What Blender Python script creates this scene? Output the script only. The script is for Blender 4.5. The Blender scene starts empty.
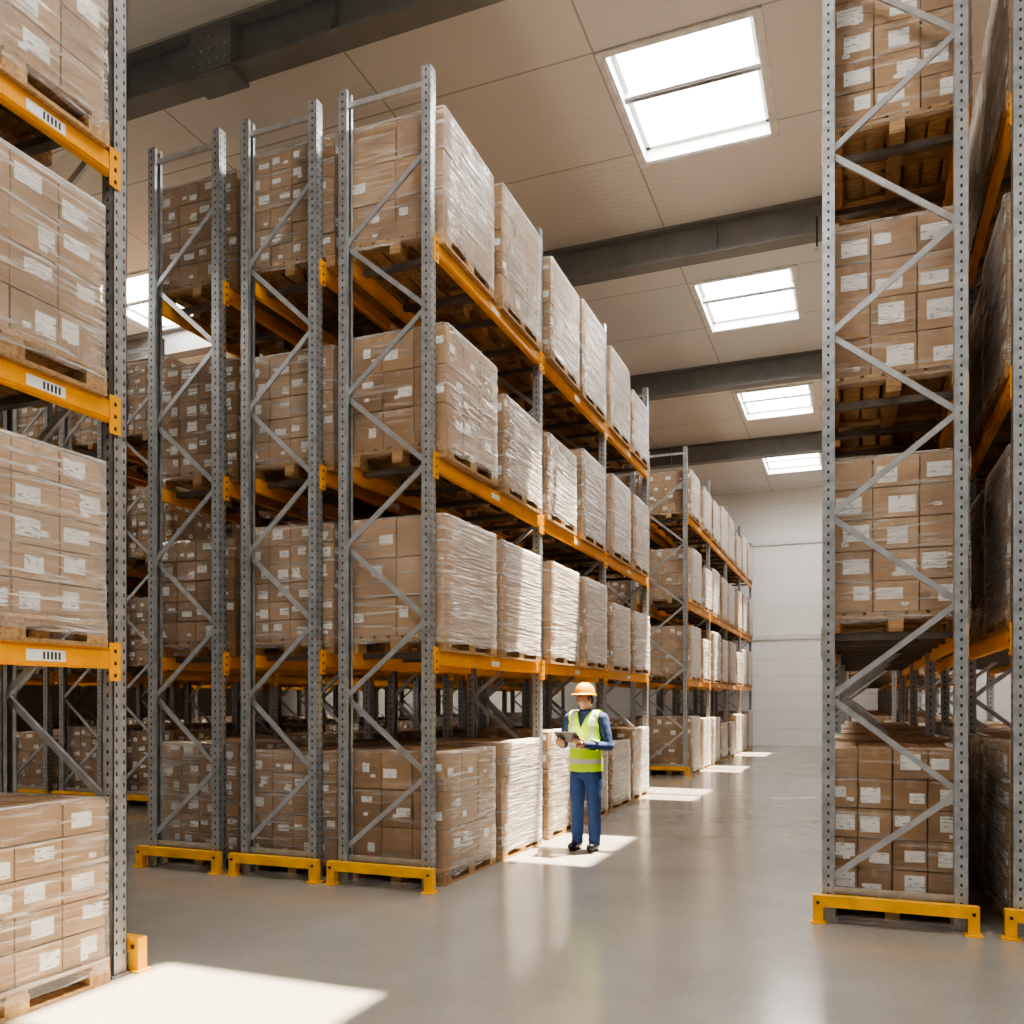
import bpy, bmesh, math, random
from mathutils import Vector, Matrix, Euler, noise
random.seed(7)
scene = bpy.context.scene
COL = scene.collection

# ------------------------------------------------------------------ materials
def new_mat(name):
    m = bpy.data.materials.new(name); m.use_nodes = True
    nt = m.node_tree
    return m, nt, nt.nodes, nt.links, nt.nodes['Principled BSDF']

def N(nodes, t, **kw):
    n = nodes.new(t)
    for k, v in kw.items():
        setattr(n, k, v)
    return n

def ramp(nodes, p0, c0, p1, c1):
    r = nodes.new('ShaderNodeValToRGB')
    r.color_ramp.elements[0].position = p0; r.color_ramp.elements[0].color = c0
    r.color_ramp.elements[1].position = p1; r.color_ramp.elements[1].color = c1
    return r

def g(v): return (v, v, v, 1)

def simple(name, col, rough=0.5, metal=0.0, var=0.12, nscale=8.0, bump=0.0, spec=0.5):
    m, nt, nd, lk, b = new_mat(name)
    tc = N(nd, 'ShaderNodeTexCoord')
    no = N(nd, 'ShaderNodeTexNoise'); no.inputs['Scale'].default_value = nscale
    no.inputs['Detail'].default_value = 3
    lk.new(tc.outputs['Object'], no.inputs['Vector'])
    lo = tuple(c * (1 - var) for c in col) + (1,); hi = tuple(min(1, c * (1 + var)) for c in col) + (1,)
    r = ramp(nd, 0.3, lo, 0.7, hi)
    lk.new(no.outputs['Fac'], r.inputs['Fac']); lk.new(r.outputs['Color'], b.inputs['Base Color'])
    b.inputs['Roughness'].default_value = rough; b.inputs['Metallic'].default_value = metal
    b.inputs['Specular IOR Level'].default_value = spec
    if bump:
        bp = N(nd, 'ShaderNodeBump'); bp.inputs['Strength'].default_value = bump; bp.inputs['Distance'].default_value = 0.01
        lk.new(no.outputs['Fac'], bp.inputs['Height']); lk.new(bp.outputs['Normal'], b.inputs['Normal'])
    return m

M_galv = simple('galvanised_steel', (0.42, 0.43, 0.44), 0.34, 0.6, 0.22, 14)
M_brace = simple('brace_steel', (0.52, 0.525, 0.53), 0.3, 0.65, 0.15, 10)
M_deck = simple('support_bar_steel', (0.16, 0.14, 0.12), 0.5, 0.3, 0.15, 10)
M_slot = simple('slot_dark', (0.02, 0.02, 0.022), 0.8, 0.0)
M_orange = simple('rack_yellow_paint', (0.87, 0.37, 0.010), 0.36, 0.0, 0.10, 5)
M_guard = simple('guard_yellow_paint', (0.90, 0.43, 0.010), 0.4, 0.0, 0.14, 9)
M_sticker = simple('sticker_white', (0.8, 0.8, 0.78), 0.5)
M_black = simple('print_black', (0.02, 0.02, 0.02), 0.6)
M_grey = simple('ceiling_beam_paint', (0.21, 0.21, 0.21), 0.5, 0.0, 0.1, 3)
M_frame = simple('skylight_frame_white', (0.70, 0.70, 0.69), 0.5)
M_tape = simple('packing_tape', (0.45, 0.31, 0.18), 0.25)

def glow_pane():
    m, nt, nd, lk, b = new_mat('skylight_glazing')
    nd.remove(b)
    em = N(nd, 'ShaderNodeEmission'); em.inputs[0].default_value = (1, .985, .955, 1); em.inputs[1].default_value = 13
    tr = N(nd, 'ShaderNodeBsdfTransparent'); ad = N(nd, 'ShaderNodeAddShader')
    lk.new(em.outputs[0], ad.inputs[0]); lk.new(tr.outputs[0], ad.inputs[1]); lk.new(ad.outputs[0], nd['Material Output'].inputs['Surface'])
    try: m.cycles.emission_sampling = 'NONE'
    except Exception: pass
    return m
M_pane = glow_pane()

def wood():
    m, nt, nd, lk, b = new_mat('pallet_wood')
    tc = N(nd, 'ShaderNodeTexCoord'); mp = N(nd, 'ShaderNodeMapping'); mp.inputs['Scale'].default_value = (6, 30, 30)
    no = N(nd, 'ShaderNodeTexNoise'); no.inputs['Scale'].default_value = 1.5; no.inputs['Detail'].default_value = 3
    ge = N(nd, 'ShaderNodeNewGeometry')
    lk.new(tc.outputs['Object'], mp.inputs['Vector']); lk.new(mp.outputs['Vector'], no.inputs['Vector'])
    r = ramp(nd, 0.3, (0.30, 0.165, 0.07, 1), 0.7, (0.58, 0.365, 0.175, 1)); lk.new(no.outputs['Fac'], r.inputs['Fac'])
    hs = N(nd, 'ShaderNodeHueSaturation')
    ma = N(nd, 'ShaderNodeMapRange'); ma.inputs['To Min'].default_value = 0.65; ma.inputs['To Max'].default_value = 1.15
    lk.new(ge.outputs['Random Per Island'], ma.inputs['Value']); lk.new(ma.outputs['Result'], hs.inputs['Value'])
    lk.new(r.outputs['Color'], hs.inputs['Color']); lk.new(hs.outputs['Color'], b.inputs['Base Color'])
    b.inputs['Roughness'].default_value = 0.75
    return m
M_wood = wood()

def carton():
    m, nt, nd, lk, b = new_mat('cardboard')
    tc = N(nd, 'ShaderNodeTexCoord'); ge = N(nd, 'ShaderNodeNewGeometry'); oi = N(nd, 'ShaderNodeObjectInfo')
    no = N(nd, 'ShaderNodeTexNoise'); no.inputs['Scale'].default_value = 5; no.inputs['Detail'].default_value = 3
    lk.new(tc.outputs['Object'], no.inputs['Vector'])
    r = ramp(nd, 0.3, (0.36, 0.205, 0.095, 1), 0.7, (0.46, 0.28, 0.14, 1)); lk.new(no.outputs['Fac'], r.inputs['Fac'])
    hs = N(nd, 'ShaderNodeHueSaturation')
    ad = N(nd, 'ShaderNodeMath', operation='MULTIPLY_ADD'); ad.inputs[1].default_value = 0.32; ad.inputs[2].default_value = 0.68
    lk.new(ge.outputs['Random Per Island'], ad.inputs[0])
    ad2 = N(nd, 'ShaderNodeMath', operation='MULTIPLY_ADD'); ad2.inputs[1].default_value = 0.28
    lk.new(oi.outputs['Random'], ad2.inputs[0]); lk.new(ad.outputs[0], ad2.inputs[2])
    lk.new(ad2.outputs[0], hs.inputs['Value']); lk.new(r.outputs['Color'], hs.inputs['Color'])
    lk.new(hs.outputs['Color'], b.inputs['Base Color'])
    b.inputs['Roughness'].default_value = 0.6
    return m
M_carton = carton()

def label():
    m, nt, nd, lk, b = new_mat('shipping_label')
    tc = N(nd, 'ShaderNodeTexCoord'); mp = N(nd, 'ShaderNodeMapping'); mp.inputs['Scale'].default_value = (22, 22, 90)
    no = N(nd, 'ShaderNodeTexNoise'); no.inputs['Scale'].default_value = 1; no.inputs['Detail'].default_value = 1
    lk.new(tc.outputs['Object'], mp.inputs['Vector']); lk.new(mp.outputs['Vector'], no.inputs['Vector'])
    r = ramp(nd, 0.32, (0.25, 0.25, 0.25, 1), 0.38, (0.90, 0.89, 0.86, 1)); lk.new(no.outputs['Fac'], r.inputs['Fac'])
    lk.new(r.outputs['Color'], b.inputs['Base Color']); b.inputs['Roughness'].default_value = 0.5
    return m
M_label = label()

def film():
    m, nt, nd, lk, b = new_mat('stretch_wrap_film')
    tc = N(nd, 'ShaderNodeTexCoord'); oi = N(nd, 'ShaderNodeObjectInfo')
    mul = N(nd, 'ShaderNodeMath', operation='MULTIPLY'); mul.inputs[1].default_value = 37.0
    lk.new(oi.outputs['Random'], mul.inputs[0])
    add = N(nd, 'ShaderNodeVectorMath', operation='ADD'); lk.new(tc.outputs['Object'], add.inputs[0]); lk.new(mul.outputs[0], add.inputs[1])
    def streak(rot, sc, s):
        mp = N(nd, 'ShaderNodeMapping'); mp.inputs['Rotation'].default_value = rot; mp.inputs['Scale'].default_value = sc
        no = N(nd, 'ShaderNodeTexNoise'); no.inputs['Scale'].default_value = s; no.inputs['Detail'].default_value = 2.5
        no.inputs['Distortion'].default_value = 0.5
        lk.new(add.outputs[0], mp.inputs['Vector']); lk.new(mp.outputs['Vector'], no.inputs['Vector'])
        return no.outputs['Fac']
    s1 = streak((0.22, 0.2, 0), (1.1, 1.1, 22), 1.6)
    s2 = streak((-0.6, -0.5, 0), (1.3, 1.3, 18), 2.0)
    mx = N(nd, 'ShaderNodeMath', operation='MAXIMUM'); lk.new(s1, mx.inputs[0]); lk.new(s2, mx.inputs[1])
    r = ramp(nd, 0.56, g(0.0), 0.80, g(1.0)); lk.new(mx.outputs[0], r.inputs['Fac'])
    dens = N(nd, 'ShaderNodeMapRange'); dens.inputs['To Min'].default_value = 0.02; dens.inputs['To Max'].default_value = 0.20
    lk.new(oi.outputs['Random'], dens.inputs['Value'])
    fac = N(nd, 'ShaderNodeMath', operation='MULTIPLY_ADD'); fac.inputs[1].default_value = 0.55
    lk.new(r.outputs['Color'], fac.inputs[0]); lk.new(dens.outputs['Result'], fac.inputs[2])
    lw = N(nd, 'ShaderNodeLayerWeight'); lw.inputs['Blend'].default_value = 0.4
    pw = N(nd, 'ShaderNodeMath', operation='POWER'); pw.inputs[1].default_value = 1.9; lk.new(lw.outputs['Facing'], pw.inputs[0])
    f2 = N(nd, 'ShaderNodeMath', operation='MULTIPLY_ADD', use_clamp=True); f2.inputs[1].default_value = 0.85
    lk.new(pw.outputs[0], f2.inputs[0]); lk.new(fac.outputs[0], f2.inputs[2])
    bp = N(nd, 'ShaderNodeBump'); bp.inputs['Strength'].default_value = 1.0; bp.inputs['Distance'].default_value = 0.04
    lk.new(s1, bp.inputs['Height']); lk.new(bp.outputs['Normal'], b.inputs['Normal'])
    b.inputs['Base Color'].default_value = (0.80, 0.77, 0.725, 1); b.inputs['Roughness'].default_value = 0.12
    b.inputs['Specular IOR Level'].default_value = 1.0
    tr = N(nd, 'ShaderNodeBsdfTransparent'); mix = N(nd, 'ShaderNodeMixShader')
    lk.new(f2.outputs[0], mix.inputs[0]); lk.new(tr.outputs[0], mix.inputs[1]); lk.new(b.outputs[0], mix.inputs[2])
    lk.new(mix.outputs[0], nd['Material Output'].inputs['Surface'])
    return m
M_film = film()

def floor_mat():
    m, nt, nd, lk, b = new_mat('polished_concrete')
    tc = N(nd, 'ShaderNodeTexCoord')
    n1 = N(nd, 'ShaderNodeTexNoise'); n1.inputs['Scale'].default_value = 0.9; n1.inputs['Detail'].default_value = 9; n1.inputs['Roughness'].default_value = 0.68
    n2 = N(nd, 'ShaderNodeTexNoise'); n2.inputs['Scale'].default_value = 40; n2.inputs['Detail'].default_value = 4
    lk.new(tc.outputs['Object'], n1.inputs['Vector']); lk.new(tc.outputs['Object'], n2.inputs['Vector'])
    r = ramp(nd, 0.3, (0.29, 0.265, 0.23, 1), 0.72, (0.365, 0.335, 0.295, 1)); lk.new(n1.outputs['Fac'], r.inputs['Fac'])
    r2 = ramp(nd, 0.3, g(0.88), 0.7, g(1.0)); lk.new(n2.outputs['Fac'], r2.inputs['Fac'])
    mx = N(nd, 'ShaderNodeMixRGB', blend_type='MULTIPLY'); mx.inputs[0].default_value = 1
    lk.new(r.outputs['Color'], mx.inputs[1]); lk.new(r2.outputs['Color'], mx.inputs[2])
    lk.new(mx.outputs[0], b.inputs['Base Color'])
    rr = N(nd, 'ShaderNodeMapRange'); rr.inputs['From Min'].default_value = 0.3; rr.inputs['From Max'].default_value = 0.7
    rr.inputs['To Min'].default_value = 0.11; rr.inputs['To Max'].default_value = 0.22
    lk.new(n1.outputs['Fac'], rr.inputs['Value']); lk.new(rr.outputs['Result'], b.inputs['Roughness'])
    b.inputs['Specular IOR Level'].default_value = 1.0
    bp = N(nd, 'ShaderNodeBump'); bp.inputs['Strength'].default_value = 0.05; bp.inputs['Distance'].default_value = 0.01
    lk.new(n2.outputs['Fac'], bp.inputs['Height']); lk.new(bp.outputs['Normal'], b.inputs['Normal'])
    return m
M_floor = floor_mat()

def panel_mat(name, col, axis_a, pa, axis_b, pb, off=(0, 0), ribs=True, seamdark=0.55):
    m, nt, nd, lk, b = new_mat(name)
    tc = N(nd, 'ShaderNodeTexCoord'); sp = N(nd, 'ShaderNodeSeparateXYZ'); lk.new(tc.outputs['Object'], sp.inputs[0])
    def seam(ax, period, o, w):
        a = N(nd, 'ShaderNodeMath', operation='ADD'); a.inputs[1].default_value = 100 * period + o; lk.new(sp.outputs[ax], a.inputs[0])
        d = N(nd, 'ShaderNodeMath', operation='DIVIDE'); d.inputs[1].default_value = period; lk.new(a.outputs[0], d.inputs[0])
        f = N(nd, 'ShaderNodeMath', operation='FRACT'); lk.new(d.outputs[0], f.inputs[0])
        l = N(nd, 'ShaderNodeMath', operation='LESS_THAN'); l.inputs[1].default_value = w / period; lk.new(f.outputs[0], l.inputs[0])
        return l.outputs[0]
    s1 = seam(axis_a, pa, off[0], 0.025); s2 = seam(axis_b, pb, off[1], 0.025)
    mx = N(nd, 'ShaderNodeMath', operation='MAXIMUM'); lk.new(s1, mx.inputs[0]); lk.new(s2, mx.inputs[1])
    no = N(nd, 'ShaderNodeTexNoise'); no.inputs['Scale'].default_value = 0.6; no.inputs['Detail'].default_value = 3
    lk.new(tc.outputs['Object'], no.inputs['Vector'])
    r = ramp(nd, 0.3, tuple(c * 0.95 for c in col) + (1,), 0.7, col + (1,)); lk.new(no.outputs['Fac'], r.inputs['Fac'])
    mc = N(nd, 'ShaderNodeMixRGB'); lk.new(mx.outputs[0], mc.inputs[0]); lk.new(r.outputs['Color'], mc.inputs[1])
    mc.inputs[2].default_value = tuple(c * seamdark for c in col) + (1,)
    lk.new(mc.outputs[0], b.inputs['Base Color']); b.inputs['Roughness'].default_value = 0.6
    if ribs:
        wv = N(nd, 'ShaderNodeMath', operation='MULTIPLY'); wv.inputs[1].default_value = 2 * math.pi / 0.12; lk.new(sp.outputs[axis_b], wv.inputs[0])
        sn = N(nd, 'ShaderNodeMath', operation='SINE'); lk.new(wv.outputs[0], sn.inputs[0])
        bp = N(nd, 'ShaderNodeBump'); bp.inputs['Strength'].default_value = 0.10; bp.inputs['Distance'].default_value = 0.01
        lk.new(sn.outputs[0], bp.inputs['Height']); lk.new(bp.outputs['Normal'], b.inputs['Normal'])
    return m
M_ceil = panel_mat('ceiling_panels', (0.70, 0.69, 0.675), 'X', 2.6, 'Y', 1.95, (0.18, 0.3))
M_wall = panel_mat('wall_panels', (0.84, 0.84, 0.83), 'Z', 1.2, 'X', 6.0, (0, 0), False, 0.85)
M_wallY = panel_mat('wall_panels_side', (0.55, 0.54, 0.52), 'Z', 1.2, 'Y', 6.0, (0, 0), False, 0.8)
M_door = panel_mat('door_panels', (0.86, 0.86, 0.85), 'Z', 0.6, 'X', 50, (0, 0), False, 0.8)

# ------------------------------------------------------------------ mesh builder
class MB:
    def __init__(s): s.v = []; s.f = []; s.m = []; s.mats = []
    def mi(s, mat):
        if mat not in s.mats: s.mats.append(mat)
        return s.mats.index(mat)
    def hexa(s, P, mat):
        o = len(s.v); s.v += [tuple(p) for p in P]; k = s.mi(mat)
        for q in ((0, 3, 2, 1), (4, 5, 6, 7), (0, 1, 5, 4), (1, 2, 6, 5), (2, 3, 7, 6), (3, 0, 4, 7)):
            s.f.append(tuple(o + i for i in q)); s.m.append(k)
    def box(s, x0, x1, y0, y1, z0, z1, mat):
        if x0 > x1: x0, x1 = x1, x0
        if y0 > y1: y0, y1 = y1, y0
        if z0 > z1: z0, z1 = z1, z0
        s.hexa([(x0, y0, z0), (x1, y0, z0), (x1, y1, z0), (x0, y1, z0), (x0, y0, z1), (x1, y0, z1), (x1, y1, z1), (x0, y1, z1)], mat)
    def bar(s, a, b, w, h, mat, up=(0, 1, 0)):
        a = Vector(a); b = Vector(b); d = (b - a).normalized(); u = Vector(up); sd = d.cross(u).normalized(); u = sd.cross(d).normalized()
        P = []
        for c in (a, b):
            for i, j in ((-1, -1), (1, -1), (1, 1), (-1, 1)):
                P.append(c + sd * (i * w / 2) + u * (j * h / 2))
        s.hexa(P, mat)
    def quad(s, P, mat):
        o = len(s.v); s.v += [tuple(p) for p in P]; s.f.append(tuple(range(o, o + len(P)))); s.m.append(s.mi(mat))
    def mesh(s, name):
        me = bpy.data.meshes.new(name); me.from_pydata(s.v, [], s.f)
        for m in s.mats: me.materials.append(m)
        me.polygons.foreach_set('material_index', s.m); me.update()
        return me

def obj(name, me, loc=(0, 0, 0), parent=None, rot=None):
    o = bpy.data.objects.new(name, me); COL.objects.link(o); o.location = loc
    if rot: o.rotation_euler = rot
    if parent: o.parent = parent
    return o

def empty(name, loc=(0, 0, 0)):
    e = bpy.data.objects.new(name, None); COL.objects.link(e); e.location = loc; e.empty_display_size = 0.3; return e

# ------------------------------------------------------------------ room
X0, X1, Y0, Y1, ZC = -17.0, 8.0, -6.0, 31.6, 8.9
mb = MB(); mb.box(X0, X1, Y0, Y1, -0.1, 0, M_floor); obj('floor', mb.mesh('floor'))
mb = MB(); mb.box(X0, X1, Y1, Y1 + 0.2, 0, ZC + 0.2, M_wall); obj('wall_north', mb.mesh('wall_north'))
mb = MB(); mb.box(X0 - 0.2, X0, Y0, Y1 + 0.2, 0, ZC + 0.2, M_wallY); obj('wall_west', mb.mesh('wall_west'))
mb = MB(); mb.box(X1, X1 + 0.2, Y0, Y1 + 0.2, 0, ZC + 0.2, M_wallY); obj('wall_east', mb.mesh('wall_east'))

SKY = []
for k in range(-2, 4):
    SKY.append((-2.68, -1.0, 9.53 + 5.83 * k, 11.65 + 5.83 * k))
for k in range(-2, 4):
    SKY.append((-12.9, -11.2, 11.5 + 5.83 * k, 13.62 + 5.83 * k))
for k in range(-2, 4):
    SKY.append((4.0, 5.7, 9.53 + 5.83 * k, 11.65 + 5.83 * k))
xs = sorted(set([X0, X1] + [a for s_ in SKY for a in s_[:2]])); ys = sorted(set([Y0, Y1] + [a for s_ in SKY for a in s_[2:]]))
ys = [y for y in ys if Y0 <= y <= Y1]
mb = MB()
for i in range(len(xs) - 1):
    for j in range(len(ys) - 1):
        cx = (xs[i] + xs[i + 1]) / 2; cy = (ys[j] + ys[j + 1]) / 2
        if any(a < cx < b and c < cy < d for a, b, c, d in SKY): continue
        mb.quad([(xs[i], ys[j], ZC), (xs[i], ys[j + 1], ZC), (xs[i + 1], ys[j + 1], ZC), (xs[i + 1], ys[j], ZC)], M_ceil)
        mb.quad([(xs[i], ys[j], ZC + .2), (xs[i + 1], ys[j], ZC + .2), (xs[i + 1], ys[j + 1], ZC + .2), (xs[i], ys[j + 1], ZC + .2)], M_ceil)
obj('ceiling', mb.mesh('ceiling'))

for n, (a, b, c, d) in enumerate(SKY):
    if c < Y0: continue
    w, l = b - a, d - c
    mb = MB(); t = 0.03; h = 0.34
    mb.box(0, t, 0, l, -0.02, h, M_frame); mb.box(w - t, w, 0, l, -0.02, h, M_frame)
    mb.box(0, w, 0, t, -0.02, h, M_frame); mb.box(0, w, l - t, l, -0.02, h, M_frame)
    e = 0.07
    mb.box(-e, w + e, -e, 0.0, -0.03, -0.002, M_frame); mb.box(-e, w + e, l, l + e, -0.03, -0.002, M_frame)
    mb.box(-e, 0, 0, l, -0.03, -0.002, M_frame); mb.box(w, w + e, 0, l, -0.03, -0.002, M_frame)
    mb.box(t, w - t, l * 0.44 - 0.06, l * 0.44 + 0.06, 0.06, 0.20, M_frame)
    mb.box(t, w - t, l * 0.44 - 0.03, l * 0.44 + 0.03, 0.045, 0.06, M_grey)
    mb.box(t, t + 0.06, t, l - t, 0.14, 0.24, M_frame); mb.box(w - t - 0.06, w - t, t, l - t, 0.14, 0.24, M_frame)
    mb.box(t, w - t, t, t + .06, 0.14, 0.24, M_frame); mb.box(t, w - t, l - t - .06, l - t, 0.14, 0.24, M_frame)
    mb.quad([(t, t, .32), (t, l - t, .32), (w - t, l - t, .32), (w - t, t, .32)], M_pane)
    obj('window_%d' % (n + 1), mb.mesh('skylight'), (a, c, ZC))
    L = bpy.data.lights.new('skylight_daylight', 'AREA'); L.shape = 'RECTANGLE'; L.size = w - 0.08; L.size_y = l - 0.08
    L.energy = 205; L.color = (1.0, 0.965, 0.905)
    lo = bpy.data.objects.new('skylight_daylight', L); COL.objects.link(lo); lo.location = ((a + b) / 2, (c + d) / 2, ZC + 0.30)

for k in range(-1, 4):
    y = 7.67 + 5.83 * k
    mb = MB(); W = X1 - X0 - .02
    mb.box(0, W, -0.14, 0.14, -0.52, -0.49, M_grey); mb.box(0, W, -0.14, 0.14, -0.03, 0, M_grey); mb.box(0, W, -0.012, 0.012, -0.49, -0.03, M_grey)
    for i in range(1, int(W // 3)):
        mb.box(i * 3 - 0.01, i * 3 + 0.01, -0.13, 0.13, -0.49, -0.03, M_grey)
    for xr in (-0.55 - X0,):
        mb.box(xr - .012, xr + .012, -.17, -.145, -0.75, -0.3, M_black); mb.box(xr - .03, xr + .03, -.19, -.13, -0.77, -0.75, M_galv)
    # bolted splice plates along the girder web and flange
    for xr in (-6.5 - X0, 2.5 - X0):
        mb.box(xr - .28, xr + .28, -.16, .16, -0.56, -0.52, M_grey); mb.box(xr - .28, xr + .28, -.15, -.012, -0.50, -0.04, M_grey)
        for q in range(5):
            for s2 in (-.42, -.28, -.14): mb.box(xr - .22 + q * .11 - .012, xr - .22 + q * .11 + .012, -.165, -.15, s2 - .012, s2 + .012, M_galv)
    obj('steel_girder', mb.mesh('steel_girder'), (X0 + .01, y, ZC - 0.003))

mb = MB(); mb.box(-4.2, 1.0, -0.06, 0, 0.0, 3.7, M_door)
obj('door_1', mb.mesh('sectional_door'), (0, Y1 - .005, 0))
mb = MB(); mb.box(-4.35, 1.15, -0.1, 0, 3.7, 3.86, M_frame); mb.box(-4.35, -4.2, -0.1, 0, 0, 3.7, M_frame); mb.box(1.0, 1.15, -0.1, 0, 0, 3.7, M_frame)
obj('trim_1', mb.mesh('door_trim'), (0, Y1 - .005, 0))
mb = MB(); mb.box(X0, X1, -0.06, 0, 7.0, 7.12, M_frame); obj('trim_2', mb.mesh('wall_rail'), (0, Y1 - .005, 0))
mb = MB(); mb.box(X0, X1, -0.02, 0, 0, 0.15, M_grey); obj('baseboard_north', mb.mesh('baseboard'), (0, Y1, 0))

# ------------------------------------------------------------------ racks
def upright(mb, x, sgn, H):
    D = 0.085; W = 0.05
    def bx(a, b, *r): mb.box(x - sgn * a, x - sgn * b, *r)
    bx(0, 0.005, -W, W, 0.01, H, M_galv)
    bx(0.0, D, -W, -W + 0.005, 0.01, H, M_galv); bx(0.0, D, W - 0.005, W, 0.01, H, M_galv)
    bx(D - 0.005, D, -W, -W + 0.03, 0.01, H, M_galv); bx(D - 0.005, D, W - 0.03, W, 0.01, H, M_galv)
    mb.box(x - sgn * 0.11, x + sgn * 0.02, -0.075, 0.075, 0.0, 0.012, M_galv)
    z = 0.12
    while z < H - 0.03:
        for yc in (-0.027, 0.027):
            xx = x + sgn * 0.0015
            mb.quad([(xx, yc - .007, z), (xx, yc + .007, z), (xx, yc + .004, z + .024), (xx, yc - .004, z + .024)], M_slot)
        for yy in (-W - 0.0015, W + 0.0015):
            c = x - sgn * 0.042
            mb.quad([(c - .007, yy, z), (c + .007, yy, z), (c + .007, yy, z + .022), (c - .007, yy, z + .022)], M_slot)
        z += 0.065

FR = {}
def frame_mesh(depth, H):
    key = (round(depth, 3), H)
    if key in FR: return FR[key]
    mb = MB()
    upright(mb, 0, 1, H); upright(mb, -depth, -1, H)
    a, b = -0.05, -depth + 0.05
    z = 0.30; side = 0
    mb.bar((a, 0, 0.22), (b, 0, 0.22), 0.045, 0.03, M_brace)
    step = 0.66
    while z + step < H - 0.1:
        if side == 0: mb.bar((b, -0.012, z), (a, -0.012, z + step), 0.042, 0.022, M_brace)
        else: mb.bar((a, 0.012, z), (b, 0.012, z + step), 0.042, 0.022, M_brace)
        z += step; side ^= 1
    mb.bar((a, 0, H - 0.12), (b, 0, H - 0.12), 0.045, 0.03, M_brace)
    FR[key] = mb.mesh('rack_frame'); return FR[key]

BM = {}
def beams_mesh(depth, bay, levels, sticker=False):
    key = (round(depth, 3), bay, tuple(levels), sticker)
    if key in BM: return BM[key]
    mb = MB()
    for z in levels:
        for x, sg in ((0, 1), (-depth, -1)):
            mb.box(x - sg * 0.052, x - sg * 0.004, 0.052, bay - 0.052, z - 0.12, z, M_orange)
            mb.box(x - sg * 0.006, x + sg * 0.004, 0.056, bay - 0.056, z - 0.105, z - 0.02, M_orange)
            for yy in (0.005, bay - 0.085):
                mb.box(x + sg * 0.002, x + sg * 0.010, yy, yy + 0.08, z - 0.19, z + 0.03, M_orange)
                for q in range(3):
                    mb.box(x + sg * 0.010, x + sg * 0.014, yy + .032, yy + .048, z - 0.17 + q * .07, z - 0.15 + q * .07, M_black)
            if sticker and sg == 1:
                for yy in (0.35, bay - 0.62):
                    mb.quad([(x + .0055, yy, z - .095), (x + .0055, yy + .24, z - .095), (x + .0055, yy + .24, z - .035), (x + .0055, yy, z - .035)], M_sticker)
                    for q in range(5):
                        mb.quad([(x + .0065, yy + .1 + q * .024, z - .085), (x + .0065, yy + .112 + q * .024, z - .085), (x + .0065, yy + .112 + q * .024, z - .045), (x + .0065, yy + .1 + q * .024, z - .045)], M_black)
            elif sg == 1:
                yy = bay * .5 - .1
                mb.quad([(x + .0055, yy, z - .09), (x + .0055, yy + .2, z - .09), (x + .0055, yy + .2, z - .04), (x + .0055, yy, z - .04)], M_sticker)
        for yc in (0.3, 1.05, bay - 1.05, bay - 0.3):
            mb.box(-depth + 0.03, -0.03, yc - 0.03, yc + 0.03, z - 0.05, z - 0.002, M_deck)
    BM[key] = mb.mesh('rack_beams'); return BM[key]

def guard_mesh(depth):
    mb = MB()
    a, b = 0.06, -depth - 0.06
    mb.box(b, a, -0.035, 0.035, 0.12, 0.20, M_guard)
    for x in (a - 0.07, b):
        mb.box(x, x + 0.07, -0.035, 0.035, 0.0, 0.12, M_guard)
        mb.box(x - 0.02, x + 0.09, -0.055, 0.055, 0.0, 0.012, M_guard)
        mb.box(x + .025, x + .045, -0.048, -0.035, 0.14, 0.16, M_black)
    return mb.mesh('end_guard')

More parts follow.
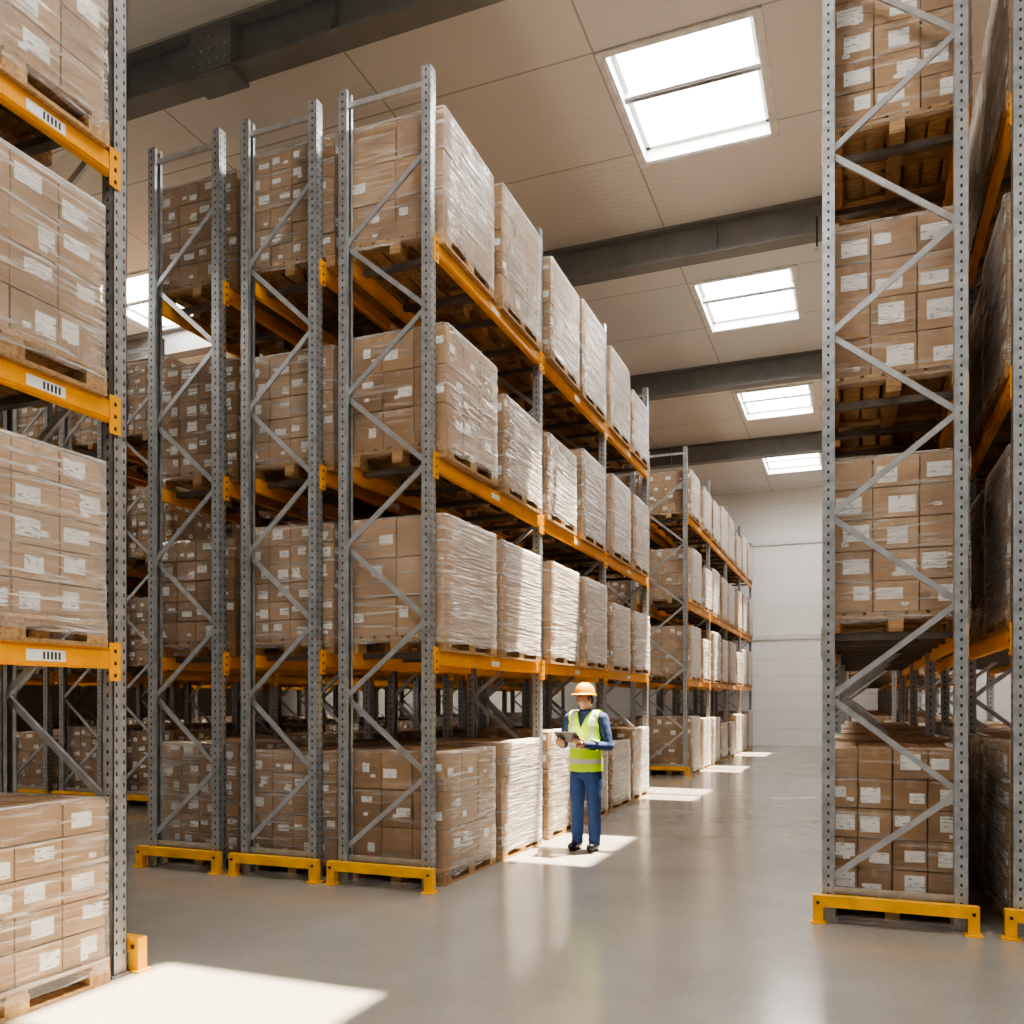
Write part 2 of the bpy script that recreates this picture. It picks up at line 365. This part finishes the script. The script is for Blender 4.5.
# ------------------------------------------------------------------ pallet loads
def load_mesh(nx, ny, nz, wx, wy, h, seed, lab=0.5, lsize=0.1):
    rnd = random.Random(seed); mb = MB()
    hx, hy = wx / 2, wy / 2
    for x in (-hx, -0.05, hx - 0.1):
        mb.box(x, x + 0.1, -hy, hy, 0.0, 0.022, M_wood)
        for y in (-hy, -0.07, hy - 0.14): mb.box(x, x + 0.1, y, y + 0.14, 0.022, 0.10, M_wood)
    for y in (-hy, -0.06, hy - 0.12): mb.box(-hx, hx, y, y + 0.12, 0.10, 0.122, M_wood)
    n = 7; bw = 0.115
    for i in range(n):
        x = -hx + i * (wx - bw) / (n - 1); mb.box(x, x + bw, -hy, hy, 0.122, 0.144, M_wood)
    z0 = 0.146; cx, cy, cz = (wx - 0.03) / nx, (wy - 0.03) / ny, h / nz
    for k in range(nz):
        for i in range(nx):
            for j in range(ny):
                if 0 < i < nx - 1 and 0 < j < ny - 1 and k < nz - 1: continue
                jx, jy = rnd.uniform(-.004, .004), rnd.uniform(-.004, .004)
                ax = -hx + 0.015 + i * cx + 0.005 + jx; bx = ax + cx - 0.010
                ay = -hy + 0.015 + j * cy + 0.005 + jy; by = ay + cy - 0.010
                az = z0 + k * cz + 0.002; bz = az + cz - 0.009
                mb.box(ax, bx, ay, by, az, bz, M_carton)
                def face(side):
                    if side == 'x-': return (lambda u, v, e: (ax - e, by + (ay - by) * u, az + (bz - az) * v)), by - ay
                    if side == 'x+': return (lambda u, v, e: (bx + e, ay + (by - ay) * u, az + (bz - az) * v)), by - ay
                    if side == 'y-': return (lambda u, v, e: (ax + (bx - ax) * u, ay - e, az + (bz - az) * v)), bx - ax
                    return (lambda u, v, e: (bx + (ax - bx) * u, by + e, az + (bz - az) * v)), bx - ax
                sides = []
                if i == 0: sides.append('x-')
                if i == nx - 1: sides.append('x+')
                if j == 0: sides.append('y-')
                if j == ny - 1: sides.append('y+')
                for sd in sides:
                    P, wid = face(sd); hh = bz - az
                    tw = 0.022 / wid
                    mb.quad([P(.5 - tw, 1 - .055 / hh, .001), P(.5 + tw, 1 - .055 / hh, .001), P(.5 + tw, 1, .001), P(.5 - tw, 1, .001)], M_tape)
                    if rnd.random() < lab:
                        lw = min(lsize * rnd.uniform(0.7, 1.4), wid * .6) / wid; lh = min(lsize * rnd.uniform(.5, 1.0), hh * .55) / hh
                        u = rnd.choice([0.06, 0.94 - lw, 0.5 - lw / 2 + rnd.uniform(-.15, .15)]); v = rnd.uniform(0.10, 0.88 - lh)
                        mb.quad([P(u, v, .002), P(u + lw, v, .002), P(u + lw, v + lh, .002), P(u, v + lh, .002)], M_label)
                    if rnd.random() < 0.25:
                        u = rnd.uniform(.1, .7); v = rnd.uniform(.1, .3); lw = .05 / wid; lh = .03 / hh
                        mb.quad([P(u, v, .0025), P(u + lw, v, .0025), P(u + lw, v + lh, .0025), P(u, v + lh, .0025)], M_label)
    K = 22; S = 8; top = z0 + h + 0.004; ex = hx + 0.004; ey = hy + 0.004; rc = 0.02
    def side_pts():
        pts = []
        c = [(-ex, -ey), (ex, -ey), (ex, ey), (-ex, ey)]
        for q in range(4):
            a = c[q]; b = c[(q + 1) % 4]
            L = math.dist(a, b); dx, dy = (b[0] - a[0]) / L, (b[1] - a[1]) / L
            for s_ in range(S + 1):
                t = rc + (L - 2 * rc) * s_ / S
                pts.append((a[0] + dx * t, a[1] + dy * t, dy, -dx))
        return pts
    base = side_pts(); o = len(mb.v); n = len(base); fi = mb.mi(M_film)
    for k in range(K + 1):
        z = 0.07 + (top - 0.07) * k / K
        rowr = rnd.uniform(-.003, .005)
        for q, (x, y, nx_, ny_) in enumerate(base):
            r = rowr + rnd.uniform(-.003, .004) if k < K else 0
            mb.v.append((x + nx_ * r, y + ny_ * r, z + (rnd.uniform(-.012, .012) if k == 0 else 0)))
    for k in range(K):
        for q in range(n):
            a = o + k * n + q; b = o + k * n + (q + 1) % n
            mb.f.append((a, b, b + n, a + n)); mb.m.append(fi)
    o2 = len(mb.v)
    for (x, y, nx_, ny_) in base: mb.v.append((x * 0.8, y * 0.8, top + 0.004))
    for q in range(n):
        a = o + K * n + q; b = o + K * n + (q + 1) % n; mb.f.append((a, b, o2 + (q + 1) % n, o2 + q)); mb.m.append(fi)
    me = mb.mesh('wrapped_pallet_load')
    me.polygons.foreach_set('use_smooth', [m == fi for m in mb.m])
    return me

WX, WY = 0.96, 1.12
VAR = {
    'big': load_mesh(2, 3, 3, WX, WY, 1.03, 1, 0.75, 0.10),
    'big2': load_mesh(3, 3, 3, WX, WY, 1.00, 2, 0.7, 0.10),
    'med': load_mesh(3, 4, 4, WX, WY, 1.02, 3, 0.65, 0.09),
    'med2': load_mesh(3, 3, 5, WX, WY, 1.10, 4, 0.55, 0.10),
    'small': load_mesh(4, 5, 5, WX, WY, 0.98, 5, 0.85, 0.09),
    'small2': load_mesh(4, 4, 6, WX, WY, 1.04, 6, 0.8, 0.09),
    'low': load_mesh(3, 4, 4, WX, WY, 0.84, 7, 0.6, 0.11),
    'label': load_mesh(3, 4, 4, WX, WY, 1.12, 8, 0.9, 0.16),
    'label2': load_mesh(3, 3, 5, WX, WY, 1.14, 9, 0.85, 0.15),
    'label3': load_mesh(4, 4, 5, WX, WY, 1.10, 12, 0.8, 0.14),
    'fg': load_mesh(3, 4, 5, 1.0, 1.18, 0.90, 10, 0.75, 0.13),
    'fg2': load_mesh(3, 4, 4, 1.0, 1.18, 0.92, 11, 0.8, 0.14),
}

def put_load(kind, x, y, z, flip=False):
    r = (math.pi if flip else 0) + random.uniform(-.014, .014)
    obj('wrapped_pallet_load', VAR[kind], (x + random.uniform(-.012, .03), y + random.uniform(-.03, .03), z), rot=(0, 0, r))

LV = [2.02, 3.67, 5.5]; H = 6.93
LVR = [2.10, 3.84, 5.70]
def rack(xmax, xmin, ystart, bays, bay, kinds, first=None, levels=LV, HH=H, shift=0.02, sticker=False, guard=True, guard_y=-0.11):
    d = xmax - xmin; e = empty('pallet_rack', (xmax, ystart, 0))
    fm = frame_mesh(d, HH)
    for i in range(bays + 1): obj('upright_frame_%d' % i, fm, (0, bay * i, 0), e)
    bm_ = beams_mesh(d, bay, levels, sticker)
    for i in range(bays): obj('load_beams_%d' % i, bm_, (0, bay * i, 0), e)
    if guard: obj('end_guard', guard_mesh(d), (0, guard_y, 0), e)
    for li, z in enumerate([0.0] + list(levels)):
        for i in range(bays):
            for p in range(2):
                k = random.choice(kinds)
                if first and i == 0 and p == 0: k = first[li]
                yc = ystart + bay * i + (0.11 + 0.58 if p == 0 else bay - 0.11 - 0.58)
                put_load(k, (xmax + xmin) / 2 + shift, yc, z, random.random() < .5)
    return e

mixA = ['big', 'big2', 'med', 'med2', 'low', 'big', 'low']
mixB = ['small', 'small2', 'med', 'low', 'small']
mixR = ['label', 'label2', 'label3']
rack(-3.32, -4.22, 6.57, 3, 2.7, mixA, ['big2', 'big', 'big2', 'big'])
rack(-4.45, -5.27, 6.57, 3, 2.7, mixB, ['small', 'small2', 'small', 'small2'], shift=0)
rack(-5.52, -6.37, 6.57, 3, 2.7, mixB, ['small2', 'small', 'small2', 'small'], shift=0)
rack(-3.32, -4.22, 18.4, 4, 3.0, mixA)
rack(-4.45, -5.27, 18.4, 4, 3.0, mixB, shift=0)
rack(-9.5, -10.4, 10.0, 7, 2.7, mixB)
rack(-10.63, -11.5, 10.0, 7, 2.7, mixB, shift=0)
rack(-11.75, -12.65, 10.0, 4, 2.7, mixB, shift=0)
rack(-14.9, -15.8, 6.0, 7, 2.7, mixB, shift=0)
rack(0.71, -0.235, 6.75, 3, 2.7, mixR, ['label3', 'label2', 'label', 'label2'], levels=LVR, HH=7.2, shift=0.0)
rack(1.91, 0.98, 6.75, 3, 2.7, mixR, levels=LVR, HH=7.2, shift=0.0)
rack(0.71, -0.235, 18.4, 4, 3.0, mixR, shift=0.0)
rack(1.91, 0.98, 18.4, 4, 3.0, mixR, shift=0.0)
rack(6.6, 5.7, 6.75, 7, 2.7, mixR, shift=0.0)
rack(-3.98, -4.96, 3.86 - 2.7 * 3, 3, 2.7, ['fg', 'fg2', 'fg2'], levels=[1.90, 3.32, 4.74, 6.16], HH=8.0, sticker=True, guard_y=2.7 * 3 + 0.11)

# ------------------------------------------------------------------ worker
M_skin = simple('skin', (0.42, 0.22, 0.14), 0.5, 0, 0.06, 12)
M_jacket = simple('navy_jacket', (0.018, 0.04, 0.12), 0.8, 0, 0.2, 18, 0.3)
M_trouser = simple('blue_trousers', (0.02, 0.055, 0.17), 0.8, 0, 0.2, 14, 0.3)
M_shoe = simple('black_leather', (0.012, 0.013, 0.018), 0.4)
M_hat = simple('hardhat_yellow', (0.86, 0.36, 0.001), 0.35, 0, 0.03)
M_hair = simple('dark_hair', (0.03, 0.025, 0.022), 0.6, 0, 0.2, 60)
M_eye = simple('eye_white', (0.7, 0.68, 0.65), 0.3)
M_lip = simple('lips', (0.36, 0.14, 0.10), 0.5)
M_tab = simple('tablet_body', (0.05, 0.05, 0.055), 0.35)
M_screen = simple('tablet_paper', (0.75, 0.75, 0.73), 0.4)

def vest_mat():
    m, nt, nd, lk, b = new_mat('hi_vis_vest')
    tc = N(nd, 'ShaderNodeTexCoord'); sp = N(nd, 'ShaderNodeSeparateXYZ'); lk.new(tc.outputs['Object'], sp.inputs[0])
    def band(sock, lo, hi):
        a = N(nd, 'ShaderNodeMath', operation='GREATER_THAN'); a.inputs[1].default_value = lo; lk.new(sock, a.inputs[0])
        c = N(nd, 'ShaderNodeMath', operation='LESS_THAN'); c.inputs[1].default_value = hi; lk.new(sock, c.inputs[0])
        mm = N(nd, 'ShaderNodeMath', operation='MULTIPLY'); lk.new(a.outputs[0], mm.inputs[0]); lk.new(c.outputs[0], mm.inputs[1]); return mm.outputs[0]
    ab = N(nd, 'ShaderNodeMath', operation='ABSOLUTE'); lk.new(sp.outputs['X'], ab.inputs[0])
    h1 = band(sp.outputs['Z'], 1.085, 1.135); h2 = band(sp.outputs['Z'], 0.925, 0.975)
    v = band(ab.outputs[0], 0.095, 0.14); vz = band(sp.outputs['Z'], 1.13, 1.7)
    vm = N(nd, 'ShaderNodeMath', operation='MULTIPLY'); lk.new(v, vm.inputs[0]); lk.new(vz, vm.inputs[1])
    m1 = N(nd, 'ShaderNodeMath', operation='MAXIMUM'); lk.new(h1, m1.inputs[0]); lk.new(h2, m1.inputs[1])
    m2 = N(nd, 'ShaderNodeMath', operation='MAXIMUM'); lk.new(m1.outputs[0], m2.inputs[0]); lk.new(vm.outputs[0], m2.inputs[1])
    mc = N(nd, 'ShaderNodeMixRGB'); lk.new(m2.outputs[0], mc.inputs[0]); mc.inputs[1].default_value = (0.52, 0.82, 0.005, 1); mc.inputs[2].default_value = (0.50, 0.51, 0.51, 1)
    lk.new(mc.outputs[0], b.inputs['Base Color']); b.inputs['Roughness'].default_value = 0.6
    return m
M_vest = vest_mat()

def loft(bm, rings, seg=24):
    vs = []
    for (cx, cy, cz, rx, ry) in rings:
        vs.append([bm.verts.new((cx + rx * math.cos(2 * math.pi * i / seg), cy + ry * math.sin(2 * math.pi * i / seg), cz)) for i in range(seg)])
    for a, b in zip(vs[:-1], vs[1:]):
        for i in range(seg): bm.faces.new((a[i], a[(i + 1) % seg], b[(i + 1) % seg], b[i]))
    bm.faces.new(vs[0][::-1]); bm.faces.new(vs[-1])
def limb(bm, pts):
    for (p, r) in pts:
        bmesh.ops.create_uvsphere(bm, u_segments=16, v_segments=10, radius=r, matrix=Matrix.Translation(Vector(p)))
    for (p, r), (q, s_) in zip(pts[:-1], pts[1:]):
        p = Vector(p); q = Vector(q); d = q - p
        M = Matrix.Translation((p + q) / 2) @ d.to_track_quat('Z', 'Y').to_matrix().to_4x4()
        bmesh.ops.create_cone(bm, cap_ends=True, segments=16, radius1=r, radius2=s_, depth=d.length, matrix=M)
def ell(bm, c, r, rot=None):
    M = Matrix.Translation(Vector(c)) @ (rot.to_matrix().to_4x4() if rot else Matrix()) @ Matrix.Diagonal((r[0], r[1], r[2], 1))
    bmesh.ops.create_uvsphere(bm, u_segments=20, v_segments=14, radius=1, matrix=M)
def remeshed(bm, name, voxel, smooth=4):
    me = bpy.data.meshes.new(name); bm.to_mesh(me); bm.free()
    o = bpy.data.objects.new('tmp', me); COL.objects.link(o)
    r = o.modifiers.new('r', 'REMESH'); r.mode = 'VOXEL'; r.voxel_size = voxel
    if smooth:
        s_ = o.modifiers.new('s', 'SMOOTH'); s_.factor = 0.5; s_.iterations = smooth
    dg = bpy.context.evaluated_depsgraph_get(); out = bpy.data.meshes.new_from_object(o.evaluated_get(dg))
    bpy.data.objects.remove(o); out.name = name
    out.polygons.foreach_set('use_smooth', [True] * len(out.polygons)); return out

worker = empty('warehouse_worker', (-2.70, 8.95, 0)); worker.rotation_euler = (0, 0, math.radians(-6))
Rw, Lw = Vector((-.175, -.235, 1.135)), Vector((.055, -.235, 1.135))
bm = bmesh.new()
loft(bm, [(0, 0.0, .84, .165, .125), (0, 0, .90, .170, .128), (0, 0, 1.0, .160, .118), (0, 0.0, 1.10, .160, .115), (0, 0.0, 1.22, .175, .122),
          (0, .005, 1.32, .185, .122), (0, .01, 1.39, .175, .108), (0, .015, 1.44, .13, .085), (0, .015, 1.48, .075, .07), (0, .01, 1.50, .062, .062)])
for sg, W_, E_ in ((-1, Rw, Vector((-.27, .01, 1.12))), (1, Lw, Vector((.268, -.01, 1.11)))):
    limb(bm, [(Vector((sg * .10, .01, 1.42)), .06), (Vector((sg * .185, .01, 1.40)), .068), ((Vector((sg * .19, .01, 1.39)) + E_) / 2, .060), (E_, .052), ((E_ + W_) / 2, .046), (E_ + (W_ - E_) * .97, .036)])
for sg in (-1, 1):
    loft(bm, [(sg * .10, .0, .055, .062, .070), (sg * .10, .0, .09, .063, .068), (sg * .099, .012, .28, .066, .072), (sg * .096, .0, .47, .072, .078),
              (sg * .092, -.005, .62, .083, .092), (sg * .086, 0, .78, .092, .108), (sg * .078, 0, .90, .085, .11)], 20)
loft(bm, [(0, 0, .76, .05, .08), (0, 0, .80, .12, .11), (0, 0, .9, .16, .12)])
body = remeshed(bm, 'body', 0.009, 4)
body.update()
nrm = [v.normal.copy() for v in body.vertices]
for v, n in zip(body.vertices, nrm):
    p = v.co; arm = abs(p.x) > .2 or (p.y < -.14 and p.z > 1)
    a = .006 if (p.z < .80 or arm) else .003
    ring = math.sin(p.z * 80 + 6 * noise.noise(p * 9)) * (.8 if (p.z < .2 or .42 < p.z < .56 or .74 < p.z < .82) else .12)
    v.co = p + n * (a * ring * .5 + a * noise.noise(p * 12))
body.update()
body.materials.clear(); body.materials.append(M_jacket); body.materials.append(M_trouser)
for p in body.polygons: p.material_index = 1 if p.center.z < 0.835 else 0
obj('clothed_body', body, (0, 0, 0), worker)

bm = bmesh.new(); bm.from_mesh(body)
kill = []
for f in bm.faces:
    c = f.calc_center_median()
    lim = .195 if c.z < 1.2 else (.195 - (c.z - 1.2) * .26 if c.z < 1.32 else .164)
    keep = 0.845 < c.z < 1.475 and abs(c.x) < lim and abs(c.y) < 0.145
    if c.y < -0.0 and abs(c.x) < (c.z - 1.30) * 0.36: keep = False
    if math.hypot(c.x, c.y - .015) < 0.085 and c.z > 1.4: keep = False
    if not keep: kill.append(f)
bmesh.ops.delete(bm, geom=kill, context='FACES')
for v in bm.verts: v.tag = False
best = []
for v in list(bm.verts):
    if v.tag: continue
    st = [v]; v.tag = True; isl = []
    while st:
        w = st.pop(); isl.append(w)
        for e in w.link_edges:
            q = e.other_vert(w)
            if not q.tag: q.tag = True; st.append(q)
    if len(isl) > len(best): best = isl
bs = set(best); bmesh.ops.delete(bm, geom=[v for v in bm.verts if v not in bs], context='VERTS')
for it in range(14):
    new = {}
    for v in bm.verts:
        nb = [e.other_vert(v) for e in v.link_edges if e.is_boundary]
        if len(nb) == 2: new[v] = v.co * .4 + (nb[0].co + nb[1].co) * .3
    for v, c in new.items(): v.co = c
bm.normal_update()
for v in bm.verts: v.co += v.normal * 0.012
vm_ = bpy.data.meshes.new('vest'); bm.to_mesh(vm_); bm.free(); vm_.materials.clear(); vm_.materials.append(M_vest)
for p in vm_.polygons: p.material_index = 0; p.use_smooth = True
vo = obj('hi_vis_vest', vm_, (0, 0, 0), worker)
sm = vo.modifiers.new('sm', 'SMOOTH'); sm.iterations = 4
so = vo.modifiers.new('so', 'SOLIDIFY'); so.thickness = 0.008; so.offset = 1

for sg in (-1, 1):
    bm = bmesh.new()
    ell(bm, (sg * .108, -.10, .045), (.048, .085, .042)); ell(bm, (sg * .102, -.01, .05), (.044, .10, .052)); ell(bm, (sg * .10, .03, .075), (.05, .055, .06))
    me = remeshed(bm, 'shoe', 0.006, 2); me.materials.append(M_shoe)
    for v in me.vertices:
        if v.co.z < 0.018: v.co.z = 0.001
    obj('shoe', me, (0, 0, 0), worker)

HM = Matrix.Translation((0, -0.015, 1.60)) @ Euler((math.radians(8), 0, math.radians(-30))).to_matrix().to_4x4()
def gs(x, s_): return math.exp(-(x / s_) ** 2)
bm = bmesh.new(); bmesh.ops.create_uvsphere(bm, u_segments=56, v_segments=40, radius=1)
for v in bm.verts:
    x, y, z = v.co
    fx = 0.076 * (1 - 0.24 * max(0, -z) ** 1.4); fy = 0.095 * (1 - 0.10 * max(0, -z))
    X, Y, Z = x * fx, y * fy, z * 0.115
    if y < 0:
        Y -= 0.024 * gs(X, .012) * gs(Z + .012, .016)
        Y -= 0.012 * gs(X, .010) * gs(Z - .010, .020)
        Y += 0.010 * gs(abs(X) - .031, .014) * gs(Z - .016, .012)
        Y -= 0.005 * gs(abs(X) - .03, .02) * gs(Z - .036, .009)
        Y -= 0.007 * gs(X, .024) * gs(Z + .053, .007)
        Y -= 0.010 * gs(X, .022) * gs(Z + .092, .018)
        Y -= 0.004 * gs(abs(X) - .04, .018) * gs(Z + .012, .02)
    v.co = (X, Y, Z)
for sg in (-1, 1):
    ell(bm, (sg * .077, .008, -.005), (.010, .019, .031), Euler((math.radians(-10), 0, math.radians(sg * 20))))
me = remeshed(bm, 'head', 0.0035, 2)
me.materials.clear(); me.materials.append(M_skin); me.materials.append(M_hair); me.materials.append(M_lip)
for p in me.polygons:
    c = p.center
    if (c.z > -0.045 and c.y > 0.024 and abs(c.x) < .076) or c.z > .07: p.material_index = 1
    elif c.y > -0.02 and c.y < 0.0 and c.z > -0.005 and abs(c.x) < .08: p.material_index = 1
    elif c.y < -0.07 and abs(c.x) < .022 and abs(c.z + .053) < .0065: p.material_index = 2
    else: p.material_index = 0
me.transform(HM); obj('head', me, (0, 0, 0), worker)
bm = bmesh.new()
for sg in (-1, 1): ell(bm, (sg * .031, -.0795, .015), (.0125, .007, .006))
me = bpy.data.meshes.new('eyes'); bm.to_mesh(me); bm.free(); me.materials.append(M_eye); me.transform(HM); obj('eyes', me, (0, 0, 0), worker)
bm = bmesh.new()
for sg in (-1, 1):
    ell(bm, (sg * .031, -.0855, .013), (.005, .003, .005)); ell(bm, (sg * .031, -.091, .036), (.018, .004, .0035), Euler((0, math.radians(sg * 4), 0)))
me = bpy.data.meshes.new('pupils_brows'); bm.to_mesh(me); bm.free(); me.materials.append(M_hair); me.transform(HM); obj('pupils_and_brows', me, (0, 0, 0), worker)
bm = bmesh.new(); limb(bm, [(Vector((0, .015, 1.44)), .056), (Vector((0, -.0, 1.56)), .052)])
me = bpy.data.meshes.new('neck'); bm.to_mesh(me); bm.free(); me.materials.append(M_skin)
for p in me.polygons: p.use_smooth = True
obj('neck', me, (0, 0, 0), worker)
bm = bmesh.new(); loft(bm, [(0, .012, 1.445, .088, .080), (0, .008, 1.475, .078, .073), (0, .004, 1.493, .070, .068)], 40)
me = bpy.data.meshes.new('collar'); bm.to_mesh(me); bm.free(); me.materials.append(M_jacket)
for p in me.polygons: p.use_smooth = len(p.vertices) == 4
obj('jacket_collar', me, (0, 0, 0), worker)
bm = bmesh.new(); seg = 40; rings = []
prof = [(1.22, .0), (1.20, .006), (1.03, .012), (1.0, .03), (.97, .055), (.88, .082), (.70, .105), (.42, .119), (.15, .124)]
for (r, z) in prof:
    ring = []
    for i in range(seg):
        a = 2 * math.pi * i / seg; cx, cy = math.cos(a), math.sin(a)
        rx, ry = .089 * r, .112 * r
        if r > 1.1 and cy < 0: ry += 0.03 * (-cy)
        zz = z + (0.010 * gs(cx * rx, .014) if z > .03 else 0)
        if r > 1.1: zz -= 0.006 * (-cy if cy < 0 else 0)
        ring.append(bm.verts.new((cx * rx, cy * ry, zz)))
    rings.append(ring)
for a, b in zip(rings[:-1], rings[1:]):
    for i in range(seg): bm.faces.new((a[i], a[(i + 1) % seg], b[(i + 1) % seg], b[i]))
bm.faces.new(rings[-1])
me = bpy.data.meshes.new('hard_hat'); bm.to_mesh(me); bm.free(); me.materials.append(M_hat)
for p in me.polygons: p.use_smooth = True
me.transform(HM @ Matrix.Translation((0, .002, .052)) @ Euler((math.radians(-10), 0, 0)).to_matrix().to_4x4())
ho = obj('hard_hat', me, (0, 0, 0), worker); s2 = ho.modifiers.new('s', 'SOLIDIFY'); s2.thickness = .004; s2.offset = 1

n_ = Vector((0, .6, .8)); u_ = Vector((0, -.8, .6)); x_ = Vector((1, 0, 0)); T = Vector((-.06, -.335, 1.215))
mb = MB()
def tb(hw, hl, z0_, z1_, mat):
    P = []
    for z_ in (z0_, z1_):
        for i, j in ((-1, -1), (1, -1), (1, 1), (-1, 1)): P.append(T + x_ * hw * i + u_ * hl * j + n_ * z_)
    mb.hexa(P, mat)
tb(.125, .09, -.005, .005, M_tab); tb(.113, .078, .0051, .0062, M_screen)
obj('tablet', mb.mesh('tablet'), (0, 0, 0), worker)
def hand(W_, sg):
    bm = bmesh.new()
    th = Vector((sg, 0, 0)); f = (u_ * .96 - th * .26).normalized(); s_ = (th - th.dot(f) * f).normalized(); up = n_
    edge = T + th * .10 - u_ * .085 - up * .024
    palm0 = edge - f * .055
    rot = Matrix((s_, f, up)).transposed().to_euler()
    limb(bm, [(W_, .028), (palm0, .026)])
    ell(bm, palm0 + f * .045, (.041, .052, .015), rot)
    ell(bm, palm0 + f * .02 + s_ * .02 + up * .004, (.02, .032, .014), rot)
    kn = palm0 + f * .088
    for off, ln, r in ((.030, .072, .0085), (.010, .080, .0088), (-.010, .074, .0085), (-.029, .058, .0075)):
        p = kn + s_ * off - f * (.006 if abs(off) > .02 else 0)
        d1 = (f + s_ * off * 2.2).normalized()
        a = p - f * .02; b = p + d1 * ln * .45 - up * .004; c = b + (d1 + up * .10).normalized() * ln * .30; e = c + (d1 + up * .28).normalized() * ln * .25
        limb(bm, [(a, r * 1.15), (p, r * 1.1), (b, r), (c, r * .92), (e, r * .8)])
    t0 = palm0 + f * .018 + s_ * .030; t1 = t0 + s_ * .026 + f * .022 + up * .016; t2 = t1 + f * .026 + up * .020 - s_ * .004; t3 = t2 + f * .014 - s_ * .022 + up * .0
    limb(bm, [(t0, .015), (t1, .0115), (t2, .0100), (t3, .0085)])
    me = remeshed(bm, 'hand', 0.0032, 2); me.materials.append(M_skin); obj('hand', me, (0, 0, 0), worker)
hand(Rw, -1); hand(Lw, 1)

# ------------------------------------------------------------------ light
S = bpy.data.lights.new('sun', 'SUN'); S.energy = 56; S.angle = math.radians(0.9); S.color = (1.0, 0.88, 0.70)
so_ = bpy.data.objects.new('sun', S); COL.objects.link(so_)
so_.rotation_euler = Vector((-0.145, -0.175, -1)).to_track_quat('-Z', 'Y').to_euler()
w = bpy.data.worlds.new('sky'); scene.world = w; w.use_nodes = True
w.node_tree.nodes['Background'].inputs[0].default_value = (1.0, 0.97, 0.93, 1)
w.node_tree.nodes['Background'].inputs[1].default_value = 0.17
try: scene.view_settings.look = 'AgX - Medium High Contrast'
except Exception as ex: print(ex)

# ------------------------------------------------------------------ camera
c = bpy.data.cameras.new('camera'); co = bpy.data.objects.new('camera', c); COL.objects.link(co)
F = 870.0
c.sensor_width = 36; c.lens = F / 1024 * 36; c.shift_y = 188 / 1024; c.clip_start = 0.05; c.clip_end = 200
co.location = (0, 0, 1.6); co.rotation_euler = (math.radians(90), 0, math.atan(345 / F))
scene.camera = co
